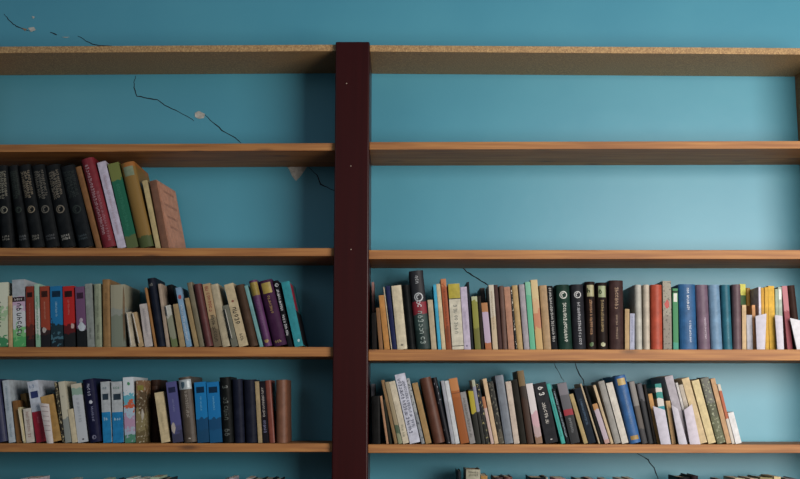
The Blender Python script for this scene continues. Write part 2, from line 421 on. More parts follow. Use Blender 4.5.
LABELS = []
def row(key, side_k, ybot, where, books, group):
    placed = []; prev = None; zs = SHELF[side_k]
    for i, bk in enumerate(books):
        xl, xr, xt, yt, style, col, desc, extra = bk[:8]
        decor = bk[8] if len(bk) > 8 else []
        fl = bk[9] if len(bk) > 9 else ''
        rnd = random.Random(key + str(i))
        Y = .030 + rnd.uniform(0, .004)
        if 'B' in fl: Y = .114
        if 'D' in fl: Y = .045
        p0, p1, pt = at(xl, ybot, Y), at(xr, ybot, Y), at(xt, yt, Y)
        a = math.atan2(pt.x - p0.x, pt.z - p0.z); H = math.hypot(pt.x - p0.x, pt.z - p0.z)
        H = (pt.z - zs - .0004) / math.cos(a)
        t = (p1.x - p0.x) * math.cos(a); t0 = t; x = p0.x
        D = min(max(.66 * H, .1), .236 - Y)
        if H < .14: D = min(D, .105)
        if 'S' in fl: D = .07
        if 'W' in fl: D = .236 - Y
        z = zs + .0003
        def zof(t): return z + (t * math.sin(a) if a > 0 else 0)
        def hit(x, t):
            R = rect(x, zof(t), t, H, a)
            for (Rp, y0, y1) in placed:
                if y1 <= Y - .007 or Y + D <= y0 - .007: continue
                if overlap(R, Rp): return True
            return False
        sh = 0
        while hit(x, t) and sh < .08: x += .0004; sh += .0004
        if sh > 0: t = max(t * .6, t - sh, .0035)
        if hit(x, t): print('STUCK', key, i, desc)
        if sh > .006: print('shift', key, i, desc, round(sh * 310), 'px')
        xr_lim = (RX if side_k[0] == 'R' else pxl) - .001
        placed.append((rect(x, zof(t), t, H, a), Y, Y + D))
        yaw = math.radians(-6) if 'Y' in fl else 0
        kind = 'booklet' if style == 'bk' else ('hardback_book' if style in ('hc', 'hf') else 'paperback_book')
        r_ = make_book(kind, t, H, D, style, col, decor, (x, Y, zof(t)), (0, a, yaw), key + str(i))
        if isinstance(extra, str) and extra.startswith('='): lab = extra[1:]
        else:
            lab = desc + (' ' + extra if extra else '')
            lab += (' right of ' + prev if prev else ' leftmost') + ', ' + where
        r_['label'] = lab; r_['category'] = 'booklet' if style == 'bk' else 'book'; r_['group'] = group
        LABELS.append(lab); prev = desc
    return placed

BLK = '14171a'
def ency(o='6f6a58', h=.72, lab='8a877c'):
    return [('text', .58, .93, o, .27, .3), ('text', .58, .93, o, .27, .55), ('text', .62, .93, o, .2, .78), ('ring', .46, o, .26), ('htext', .09, .16, lab, 2)]
A = [(-13.5, 0, -18, 167, 'hc', BLK, 'black volume', '=black encyclopedia volume cut off by the left picture edge', ency()),
 (.5, 14.5, -6, 167, 'hc', BLK, 'black volume', '=first black encyclopedia volume showing its ring emblem at the left edge, left top row', ency('8a8674')),
 (15.5, 30.5, 4, 167, 'hc', BLK, 'black volume', '=black encyclopedia volume with dim greenish title, second ring emblem from left', ency('3c463f', .72, '5f6365')),
 (31, 45.5, 17, 167, 'hc', BLK, 'black volume', '=black encyclopedia volume with tan title, third ring emblem from the left', ency('8b7e66')),
 (46, 60.5, 31, 167, 'hc', BLK, 'black volume', '=black encyclopedia volume with grey title, fourth ring emblem from the left', ency('6c685c', .72, '55585a')),
 (61, 76.5, 45, 167, 'hc', BLK, 'black volume', '=black encyclopedia volume with brightest foot label, fifth ring emblem from left', ency('7d7362', .72, 'b0aea4')),
 (78.5, 94.5, 60, 168, 'hc', '161b1e', 'black volume', '=last black encyclopedia volume, leaning most, beside the ochre book', ency('343c3a', .72, '3d4a50')),
 (96, 102.5, 75.5, 167.5, 'hf', '8a5a2c', 'ochre book', ''),
 (103.5, 117, 81.5, 160.5, 'hc', '7e1826', 'crimson hardback', 'with white lettering', [('text', .12, .93, 'b8949a', .3, .38), ('text', .05, .62, 'a06a74', .22, .7)]),
 (118, 127, 97.5, 163, 'pb', 'c9c2d6', 'lilac white paperback', '', [('text', .15, .85, 'b79aa8', .3)]),
 (127.5, 139, 108, 164.5, 'pb', ([(0, '5c6a3e'), (.14, '1d6b50'), (.8, '77803f')], .05), 'green paperback', 'with olive ends', [('text', .2, .75, '2a7f60', .4)]),
 (140, 154.5, 121, 164.5, 'hc', ([(0, '4c5a30'), (.12, '8c6a30'), (.95, 'a5662a')], .06), 'ochre olive hardback', 'tall', [('label', .84, .95, '7d8a6c')], 'W'),
 (156, 161, 142.5, 181, 'pb', 'c4ae78', 'thin cream book', ''),
 (162, 169.5, 149.5, 181, 'hf', 'c08468', 'salmon book', 'with brown spine at row end', [('band', 0, .998, '7d5038'), ('side', .03, .97, .05, .98, 'cc8c6c'), ('sidetext', [(.86, .25, .8), (.66, .2, .85), (.48, .25, .75), (.33, .3, .7)], '7a4634')], 'WY')]
row('A', 'L3', 247.5, 'left top row', A, 'books in the left top row')

ARTB = [(0, '1c2226'), (.1, '2d3a3c'), (.3, '23343f')]
B = [(-9, 8, -9, 283, 'pb', ([(0, '3e8f5c'), (.14, 'c9d4b4'), (.45, 'a6c79a'), (.6, 'd8dcc4')], .16, 60), 'white and green book', 'cut by frame', [('text', .25, .7, '3b4a40', .35)]),
 (8.6, 12.5, 8.2, 296, 'bk', 'c9a878', 'short cream booklet', '', [], 'S'),
 (13.2, 26, 11.8, 280, 'pb', ([(0, '4fae62'), (.12, '7cc47c'), (.28, 'cfd4d8'), (.55, 'c7a9c4'), (.75, 'b9bfc6')], .13, 55), 'grey topped paperback', 'with dark band', [('band', .75, .998, 'a9b2b8'), ('band', .67, .74, '3a2b30'), ('htext', .68, .73, 'd8d0d0'), ('text', .12, .64, '3d3f46', .5, .55)], 'W'),
 (26.5, 34, 26, 286.5, 'pb', ([(0, '2c1c1c'), (.15, '5a241b'), (.35, '8e3220')], .1), 'rust red paperback', 'with dark emblem', [('label', .82, .9, '2b1512'), ('text', .4, .72, 'b4685a', .2)]),
 (36, 41, 34.3, 284, 'bk', ([(0, '8fc0a0'), (.2, 'cfd8d0'), (.6, 'a4c8b0')], .15), 'thin pale green booklet', '', [('text', .1, .8, '4a9a6a', .4)]),
 (41.5, 50.5, 39.8, 286.5, 'pb', ([(0, '18181c'), (.18, '33201e'), (.32, 'a03e26')], .1), 'rust art paperback', '', [('label', .82, .92, '3a1a14'), ('text', .45, .75, 'cc8a70', .18), ('blot', .28, .4, .25, .05, 'b8b0a8')]),
 (51.2, 63.5, 50, 286.5, 'pb', ([(0, '14242c'), (.1, '3f6a7a'), (.2, '15303c'), (.38, '1473ad')], .14, 70), 'blue art paperback', 'with dark foot', [('label', .82, .92, '0d2c44'), ('text', .48, .75, '8fc0dc', .18)]),
 (64.5, 75.5, 62.7, 286.5, 'pb', ([(0, '17191c'), (.22, '5c1416'), (.36, 'bd1f1d')], .08), 'bright red paperback', 'with dark foot', [('label', .82, .92, '2b1214'), ('text', .5, .78, 'd86a60', .18), ('blot', .34, .8, .16, .05, 'c9a8a0')]),
 (77.5, 87, 75, 287, 'pb', ([(0, '111518'), (.3, '6f4a70')], .04), 'purple paperback', 'with white figure', [('label', .8, .9, '3a2238'), ('blot', .34, .55, .42, .08, 'c2cdd6'), ('blot', .44, .5, .22, .04, 'b4a6b4')]),
 (87.7, 94.7, 84.8, 284, 'pb', '8a918c', 'plain grey paperback', '', [('text', .1, .3, '5a605c', .3)]),
 (95.2, 102, 94, 284, 'hf', '90997e', 'grey green hardback', '', [('text', .12, .35, '565c4a', .3), ('text', .45, .8, '6e7660', .3)]),
 (103.4, 110.6, 102.3, 279.5, 'hf', '96703e', 'tall tan hardback', '', [('text', .3, .8, '7a5a32', .3)]),
 (111.3, 126, 110.3, 285, 'hf', ([(0, '7d8574'), (.5, '90968a'), (.62, 'a09c84')], .05), 'wide grey green book', 'with worn brown edge', [('blot', .5, .93, .1, .45, '7c6346')], 'W'),
 (130, 135.5, 125.6, 312.5, 'bk', 'c0b49c', 'short whitish booklet', '', [('slip', .05, .96, 'd8d4cc')], 'S'),
 (138.8, 144, 131.5, 313, 'bk', 'b59a70', 'short tan booklet', '', [('slip', .1, .97, 'd8d4cc')], 'S'),
 (145, 153, 139.5, 304.5, 'bk', 'bfb6b2', 'pale lined booklet', '', [('text', .2, .9, '8f8a90', .3)], 'S'),
 (153.6, 157, 143.7, 288, 'bk', 'a8743c', 'thin orange booklet', ''),
 (157.8, 166, 147.3, 279, 'hc', '141c2c', 'navy black hardback', '', [('htext', .88, .93, '9a9890')]),
 (166.6, 169.8, 158, 284, 'bk', 'b09a84', 'thin beige booklet', ''),
 (170.4, 178, 163, 306, 'bk', ([(0, '6c7a4c'), (.2, '8d8f78'), (.7, 'b8b8ac')], .08), 'short grey green booklet', '', [('slip', .75, .98, 'd8dad8')], 'S'),
 (178.5, 185.8, 165.5, 285.5, 'hf', '15161a', 'black hardback', 'set back', [], 'B'),
 (180, 185.6, 173, 304.5, 'bk', 'a88f64', 'short khaki booklet', '', [], 'S'),
 (186.3, 192, 175.3, 288, 'pb', '7ba4c4', 'light blue paperback', 'with red dot', [('blot', .84, .5, .35, .04, 'b54a4a'), ('text', .08, .7, 'c9d4dc', .45)]),
 (194.6, 199, 184.8, 298.5, 'bk', 'a3895c', 'low tan booklet', '', []),
 (199.6, 205, 187, 283, 'hf', '7a7258', 'olive grey hardback', ''),
 (205.6, 213.6, 193.6, 285, 'hc', '5c2a2a', 'maroon hardback', ''),
 (214.2, 222, 202.6, 284.5, 'pb', ([(0, '6d5f48'), (.3, '8a7a5c'), (.45, 'b79a70')], .06), 'tan paperback', 'with red lettering', [('text', .55, .96, '8e3226', .6), ('text', .05, .5, '3f362c', .6)]),
 (222.6, 230.4, 210.5, 285, 'hf', 'b7a98a', 'cream cloth hardback', ''),
 (231, 238.6, 221.5, 306, 'bk', '6c6e5e', 'short grey booklet', 'with white page', [('slip', .2, .9, 'd5d2c8')], 'S'),
 (239.3, 249, 224.2, 285, 'pb', 'c6b48c', 'cream paperback', 'with black lettering', [('text', .28, .62, '2b2924', .55), ('text', .06, .2, '5a5344', .4), ('blot', .72, .5, .15, .02, '8e4a3a')]),
 (249.8, 258.6, 235.6, 286, 'hc', '4d382a', 'dark brown hardback', ''),
 (259.2, 263.6, 243.8, 286, 'bk', '6fa8a8', 'thin pale teal booklet', ''),
 (264.2, 272.6, 249, 281.5, 'hc', '5a2c5e', 'purple hardback', 'with gold top', [('band', .77, .97, '9a8434'), ('text', .3, .7, '7d5080', .3), ('blot', .08, .5, .3, .025, 'a88c4a')]),
 (274, 288, 258.8, 282, 'hc', '3f1c40', 'dark plum hardback', 'with gold label', [('label', .8, .96, 'ab9440'), ('text', .48, .76, 'a88a50', .22), ('htext', .04, .1, 'a8925c')]),
 (288.4, 293, 273.6, 281, 'pb', '12141a', 'black paperback', 'with white lettering', [('ring', .93, 'd0d4d8', .35), ('text', .52, .87, 'd4d6da', .62), ('text', .16, .48, 'd4d6da', .62)]),
 (295, 303.6, 281.3, 282.5, 'pb', '1f8d98', 'teal paperback', 'with crimson side at row end', [('side', .55, .97, .04, .5, 'a81f3c'), ('side', .02, .54, .04, .97, '2a2428'), ('blot', .09, .6, .18, .025, 'b4d4d8')], 'W')]
row('B', 'L4', 346.5, 'left middle row', B, 'books in the left middle row')

C = [(-4, 8, -12, 381, 'hc', '2a2f52', 'indigo hardback', 'cut by frame'),
 (9, 15.6, 2.2, 380.8, 'pb', 'b7c4cc', 'pale blue paperback', '', [('text', .5, .9, '7f98a8', .3), ('text', .08, .3, '5a8298', .3)], 'W'),
 (16.6, 21.5, 12.3, 401, 'bk', '8a5c2c', 'short brown booklet', '', [], 'S'),
 (22, 26, 16.6, 407.5, 'bk', 'd2c79a', 'cream loose booklet', '', [('slip', .05, .95, 'd4ccb0')], 'S'),
 (26.5, 34.5, 23, 409, 'bk', 'd0c8bc', 'short white booklet', 'with faint lines', [('text', .1, .9, '9c6f66', .4)], 'S'),
 (27.5, 33, 20, 394, 'bk', 'a4783c', 'ochre booklet', 'set back', [], 'B'),
 (36, 47.5, 26.4, 382, 'pb', 'c4ccda', 'white and red paperback', 'with blue emblem', [('band', 0, .5, 'a3122a'), ('label', .72, .83, '26346e'), ('htext', .88, .95, '7f98b8'), ('text', .3, .42, 'd06070', .2)], 'W'),
 (48, 62, 39.2, 397, 'bk', 'bd9350', 'wide tan booklet', '', [('band', .02, .98, 'b88e4c')], 'S'),
 (62.3, 65, 54, 382.5, 'bk', ([(0, '2a2620'), (.5, '3a3428')], .1, 80, ('8c8468', .55)), 'dark speckled booklet', ''),
 (65.4, 71.8, 58.2, 382, 'pb', ([(0, '8f9690'), (.4, 'c9c4ac')], .05), 'cream grey paperback', '', [('text', .72, .76, '5a5a50', .3)]),
 (72.2, 77.5, 67.6, 409.5, 'bk', 'd2c4a0', 'small cream booklet', '', [], 'S'),
 (78, 88.5, 70.8, 384.5, 'pb', ([(0, 'bfc6cc'), (.8, '8fae9c'), (.92, 'c9c2ac')], .04), 'white paperback', 'with pale green head', [('text', .3, .75, 'a0a8b0', .3), ('blot', .05, .55, .12, .015, '4a4a52')], 'W'),
 (89.4, 102, 82.3, 380, 'hc', '14163a', 'navy hardback', 'with white lettering', [('text', .72, .92, 'a9acc4', .26), ('blot', .63, .55, .16, .03, 'c9ccd8'), ('text', .3, .56, '8488a8', .2, .6), ('ring', .08, '9a9cb8', .14)], 'W'),
 (103.3, 112, 100.4, 382, 'pb', 'b4bcc0', 'blue footed white paperback', '', [('band', 0, .5, '1180bd'), ('label', .7, .8, '2a3a48'), ('htext', .87, .93, '5c7482'), ('htext', .36, .42, 'b8dcf0')]),
 (113, 124, 111.2, 382, 'pb', 'b4bcc0', 'matching blue footed paperback', '', [('band', 0, .5, '0f7cba'), ('label', .7, .8, '2a3a48'), ('htext', .87, .93, '5e8a7a'), ('htext', .36, .42, 'b8dcf0')]),
 (125, 135.4, 122.8, 377.5, 'pb', ([(0, '4a8a70'), (.1, 'a6b4c8'), (.22, 'b48fae'), (.4, 'a8c0d4'), (.5, 'cc5c3c'), (.62, '5cb0c4'), (.74, 'd2dce2')], .1, 70), 'colourful flowered paperback', '', [('blot', .9, .55, .15, .03, '4a9a6a')], 'W'),
 (136, 145, 136, 380.5, 'pb', ([(0, '6a5c3a'), (.2, '8a7c54'), (.5, '5e4c34'), (.8, '8c6848')], .15, 60, ('a8a08c', .62)), 'olive brown art paperback', '', [('label', .84, .92, '8c8434'), ('blot', .45, .75, .16, .1, 'b4ac9c')]),
 (145.4, 160, 145.2, 380, 'hc', '3f2a20', 'dark brown hardback', 'behind small cream book', [('label', .84, .9, '5a3a2a')], 'B'),
 (161.5, 170, 154.3, 393, 'pb', 'd0bd90', 'small cream paperback', '', [('text', .2, .6, 'b8a67c', .3)], 'S'),
 (173, 183.4, 165.8, 382.5, 'pb', ([(0, '3a3c58'), (.15, '4a4c78'), (.3, '50528c')], .08), 'violet blue paperback', '', [('label', .82, .91, '23284c'), ('blot', .24, .25, .22, .09, 'b4aaa0'), ('text', .5, .72, '8084b4', .2)]),
 (184.4, 197, 178.3, 377.8, 'hc', '55493e', 'taupe hardback', 'with silver top band', [('band', .81, .96, 'aab8bc'), ('blot', .885, .35, .16, .06, '3f5c6c'), ('blot', .885, .78, .12, .06, 'dfe8ea'), ('text', .36, .78, 'a39a90', .26, .55), ('blot', .06, .5, .1, .012, 'b8b0a4')], 'W'),
 (197.7, 209.3, 194, 382.5, 'pb', ([(0, '10466e'), (.2, '0d4a78'), (.4, '0c79bd')], .06), 'bright blue paperback', '', [('label', .82, .92, '0a2c4c'), ('text', .5, .76, '68b4e0', .16)]),
 (210, 222.6, 206.3, 382.5, 'pb', ([(0, '0e5484'), (.2, '0d4a78'), (.4, '0c75ba')], .06), 'matching bright blue paperback', '', [('label', .82, .92, '0a2c4c'), ('text', .5, .76, '68b4e0', .16)]),
 (223, 234, 219.5, 377.5, 'hc', '101414', 'black ornate hardback', 'with grey scrollwork', [('text', .06, .24, '5a605c', .7), ('text', .28, .7, '4c524e', .5), ('text', .74, .93, '5a605c', .7)]),
 (234.6, 245, 232, 379.5, 'hc', '181c30', 'dark navy hardback', '', []),
 (246, 257.3, 243.5, 380, 'hc', '171a2c', 'second dark navy hardback', '', []),
 (258, 262.3, 254.6, 381.5, 'bk', 'a8926a', 'thin cream booklet', ''),
 (262.8, 269, 259, 381.3, 'pb', '17141c', 'slim black paperback', 'with white lettering', [('text', .4, .9, 'b0a8a0', .45), ('text', .14, .36, '7c7ca0', .5)]),
 (269.4, 275, 265, 380.5, 'hf', '7d3a2c', 'brick red hardback', ''),
 (276.5, 287.6, 276, 380, 'hc', '7a4c34', 'plain brown hardback', 'at row end')]
row('C', 'L5', 443, 'left lower row', C, 'books in the left lower row')

Dd = [(20, 28, 20, 477, 'pb', 'c0bcc8', 'white topped book', ''), (28.5, 37, 29, 476.5, 'pb', 'c9bcc4', 'pinkish white book', ''),
 (66, 72, 66, 478, 'pb', '8fa09c', 'pale grey book', ''), (100, 106, 100, 478, 'pb', 'a8c4a8', 'pale green book', ''),
 (114, 121, 114, 478, 'hf', '12182c', 'navy book', ''), (126, 132, 126, 476.5, 'pb', 'c0d4d0', 'mint white book', ''), (137, 142, 137, 477, 'pb', 'd0dcd8', 'white book', ''),
 (150, 159, 150, 475.5, 'pb', 'a8bca0', 'sage book', ''), (161, 170, 161, 477, 'hc', '20242c', 'charcoal book', ''),
 (224, 228, 224, 477.5, 'bk', '8c6868', 'dusty red booklet', ''), (228.6, 233, 229, 476, 'pb', 'a8a0ac', 'lilac grey book', ''), (246, 251, 246, 476.5, 'pb', 'a8a8a8', 'light grey book', ''),
 (251.6, 262, 252, 477.5, 'hc', '101418', 'black book', ''), (263, 273, 263, 477.2, 'hc', '13151c', 'second black book', ''), (274, 281, 274, 477.5, 'hc', '181418', 'last black book', '')]
row('D', 'L6', 539.5, 'left bottom row', [b[:3] + (b[3] + 1.8,) + b[4:] for b in Dd], 'books in the left bottom row')

E = [(372.6, 375, 371.6, 282, 'bk', 'a87870', 'thin pinkish booklet', 'against the post', [], 'B'),
 (372.2, 376.8, 371.6, 313, 'bk', '1c1a18', 'short black booklet', 'against the post', [], 'S'),
 (377.3, 383.2, 374, 308, 'bk', '8c6038', 'short brown booklet', '', [], 'S'),
 (384, 390, 378.2, 295.5, 'pb', 'c0823c', 'orange paperback', '', []),
 (390.3, 392, 382.4, 287, 'bk', 'c4b498', 'thin cream booklet', ''),
 (392.4, 397, 385.3, 286, 'hf', '1c2450', 'navy hardback', ''),
 (397.4, 407.6, 391.2, 286, 'hf', 'cfc3a4', 'thick cream hardback', '', [('blot', .07, .5, .14, .018, '7a7464')]),
 (408, 416, 401.6, 285.5, 'hc', '0e1112', 'plain black hardback', 'beside the tallest book'),
 (416.8, 431, 409, 271.5, 'hc', ([(0, '1f3330'), (.25, '2c4240'), (.44, '8a2430'), (.6, '24262c')], .02, 40), 'tallest grey and red hardback', 'with silver glyphs', [('ring', .66, 'b8bcc0', .28), ('text', .8, .93, 'a8acb0', .4), ('text', .5, .62, 'd0c4c8', .55), ('text', .06, .48, '8c9c96', .6)]),
 (431.6, 436.8, 427.5, 300, 'bk', 'b8a888', 'short beige booklet', '', [], 'S'),
 (438.2, 441.4, 433, 284.5, 'bk', '2fa6cc', 'thin sky blue booklet', ''),
 (441.7, 446, 436, 284, 'pb', 'd0bc94', 'slim cream paperback', ''),
 (446.4, 451.8, 440.6, 279, 'pb', ([(0, '8c4420'), (.3, 'a8502a'), (.9, 'c47a4c')], .06, 60), 'rust orange paperback', '', [('text', .1, .85, '6c3018', .4)]),
 (452.4, 464, 448, 284, 'pb', 'cdc7b2', 'cream paperback', 'with yellow top', [('band', .775, .998, 'b5a432'), ('band', .765, .778, '3a3a34'), ('band', .05, .06, '3a3a34'), ('text', .18, .68, '7d8078', .42)]),
 (464.4, 471, 460.2, 287, 'pb', 'bdb2c8', 'lilac paperback', '', [('blot', .06, .4, .12, .015, '4a3a6a'), ('text', .3, .6, 'a898b8', .3)]),
 (471.3, 473.6, 466.8, 282, 'bk', '20242c', 'thin dark booklet', ''),
 (475.2, 481, 471.3, 296.5, 'pb', ([(0, '6c6c2a'), (.4, '8c8c38'), (.9, 'b0b890')], .05), 'olive green paperback', ''),
 (481.4, 484.2, 478, 296, 'bk', '2c2620', 'thin umber booklet', ''),
 (484.6, 491.8, 480.3, 303, 'bk', ([(0, 'b0683c'), (.15, 'b8a4bc'), (.8, 'b07848')], .05), 'short orange lilac booklet', '', [], 'S'),
 (485, 490, 480, 288, 'hf', '57504a', 'grey brown hardback', 'set back', [], 'B'),
 (493, 498, 488.6, 285, 'pb', ([(0, 'c4b090'), (.5, 'c9c0ac')], .05), 'pale cream paperback', 'with worn lettering', [('text', .3, .9, 'a08c70', .4)]),
 (498.4, 502.6, 493.6, 285, 'hf', '4a3230', 'slim maroon brown hardback', ''),
 (502.9, 507.6, 499, 286, 'hf', '5c3c30', 'slim brown hardback', ''),
 (508, 514.6, 503.4, 287, 'pb', 'b07c60', 'pinkish tan paperback', ''),
 (514.9, 517.2, 509.5, 288, 'bk', ([(0, '1a1a1c'), (.5, '24201e')], .1, 80, ('b0a898', .58)), 'thin black marked booklet', ''),
 (517.5, 523.2, 511.8, 285.5, 'hf', 'b3935c', 'tan hardback', '', []),
 (524, 529.8, 518.7, 284.5, 'hf', '9a959c', 'grey hardback', ''),
 (530.3, 535.6, 525, 282, 'pb', ([(0, '5ab48c'), (.8, '78bc9c')], .03), 'mint paperback', ''),
 (536.4, 543.2, 530.6, 280, 'pb', ([(0, 'c8a468'), (.3, 'c4805c'), (.55, 'd0a87c'), (.7, 'd0b884')], .1, 70), 'cream salmon paperback', ''),
 (543.8, 551.4, 539.2, 285.5, 'hf', 'a8875c', 'camel hardback', ''),
 (552, 557.6, 547, 286, 'pb', '121418', 'black paperback', 'with white lettering', [('text', .1, .97, 'b4b4b0', .5)]),
 (558.8, 572.5, 555.6, 285, 'hc', '17352c', 'dark green hardback', 'with ring emblem', [('ring', .84, 'c8ccc4', .25), ('text', .08, .72, 'c8ccc0', .28, .55)]),
 (573.4, 586, 570.4, 284.7, 'hc', '24262c', 'charcoal hardback', 'with ring emblem', [('ring', .84, 'c4c4c4', .25), ('text', .06, .72, 'a8aab0', .26, .55)]),
 (586.5, 596.5, 584.8, 281.8, 'hc', '201512', 'black brown hardback', 'with cream top label', [('label', .78, .95, 'a8a478'), ('htext', .82, .92, '2a3a24'), ('text', .2, .74, 'b07c50', .3), ('blot', .08, .5, .22, .035, '4c6a3a')]),
 (597.4, 608, 596.2, 282.8, 'hc', '201512', 'matching black brown hardback', '', [('label', .78, .95, '9ca87c'), ('htext', .82, .92, '2a3a24'), ('text', .2, .74, 'a88c58', .3), ('blot', .08, .5, .22, .035, 'b8b890')]),
 (609.5, 623.6, 609, 280.7, 'hc', '3f2a28', 'thick brown hardback', 'with tan lettering', [('text', .55, .9, '9c7c60', .45), ('text', .14, .5, '8c7058', .16)]),
 (625, 629.4, 625, 309, 'bk', 'b89868', 'small khaki booklet', '', []),
 (629.8, 634.5, 630, 313.5, 'bk', 'a9aec6', 'small lilac blue booklet', '', [('text', .2, .9, '7c84a8', .4)]),
 (635, 642.4, 634, 285, 'hc', 'b9b8ae', 'light grey hardback', '', [], 'W'),
 (643.6, 650, 643, 285, 'hc', 'c4b8a4', 'off white hardback', ''),
 (651.4, 662.6, 650.6, 285, 'hc', 'b8472c', 'brick orange hardback', ''),
 (663.6, 672, 662.6, 281, 'pb', ([(0, '8c8478'), (.5, '9c9888')], .08, 90, ('5c5850', .6)), 'grey speckled book', 'with red blotch', [('blot', .66, .5, .34, .08, 'b82c24')]),
 (673.4, 678.6, 672.6, 288.5, 'pb', ([(0, '3f9c84'), (.12, '3c8c58')], .02), 'thin green book', 'with white label', [('label', .78, .92, 'd0d4c8'), ('band', .93, .96, '1c3c28')]),
 (680, 697, 678.2, 284.5, 'hc', '1f5a90', 'wide blue hardback', 'with white lettering', [('text', .6, .94, 'd0d8e4', .16, .52), ('text', .1, .44, 'c0cce0', .14, .6)], 'W'),
 (697.8, 710.6, 694.8, 285, 'hc', '70586c', 'mauve hardback', '', [('text', .15, .5, 'c4b4c4', .16, .6)]),
 (711.4, 722.6, 708.2, 285, 'hc', '6d93b4', 'light blue hardback', ''),
 (723.4, 732.6, 720.6, 285, 'hc', '22697e', 'deep teal hardback', '', [('text', .15, .5, '3f8ca0', .16)]),
 (733.2, 741.8, 732, 284.7, 'hc', '675058', 'mauve brown hardback', ''),
 (742.3, 746.5, 742, 305, 'bk', 'cfaf80', 'short peach booklet', '', [], 'S'),
 (741, 747, 739.5, 284, 'pb', ([(0, '3c6a3a'), (.5, '44703c')], .05), 'green paperback', 'with yellow top set back', [('band', .83, .998, 'ddd836')], 'B'),
 (747.3, 753, 746.4, 315, 'bk', 'b9b9c2', 'low grey booklet', '', [], 'S'),
 (747.3, 751.5, 746, 288, 'hf', 'b48424', 'ochre hardback', 'set back', [], 'B'),
 (753.4, 757, 751.5, 305, 'bk', 'd0925c', 'short apricot booklet', '', [], 'S'),
 (757.4, 761.3, 756.2, 287, 'pb', 'd6d0e0', 'white lilac booklet', ''),
 (761.7, 765, 760.6, 287.8, 'pb', 'd09a28', 'amber paperback', ''),
 (765.3, 769, 764.4, 287.2, 'pb', 'dba72c', 'golden paperback', ''),
 (769.4, 775.8, 767.8, 286, 'pb', 'e4b02c', 'wide yellow paperback', ''),
 (776.4, 779.4, 775, 289, 'bk', '9cb098', 'thin sage booklet', ''),
 (779.8, 783.4, 778, 287, 'bk', 'a9b8a8', 'thin grey booklet', 'with white label', [('label', .8, .96, 'e4e8e4')]),
 (787, 792.8, 781.4, 286, 'pb', ([(0, '98404c'), (.6, 'c07880')], .05), 'rose paperback', '', []),
 (793.5, 802, 786.3, 285.7, 'hc', '3c2620', 'espresso hardback', '')]
row('E', 'R4', 349, 'right upper row', E, 'books in the right upper row')

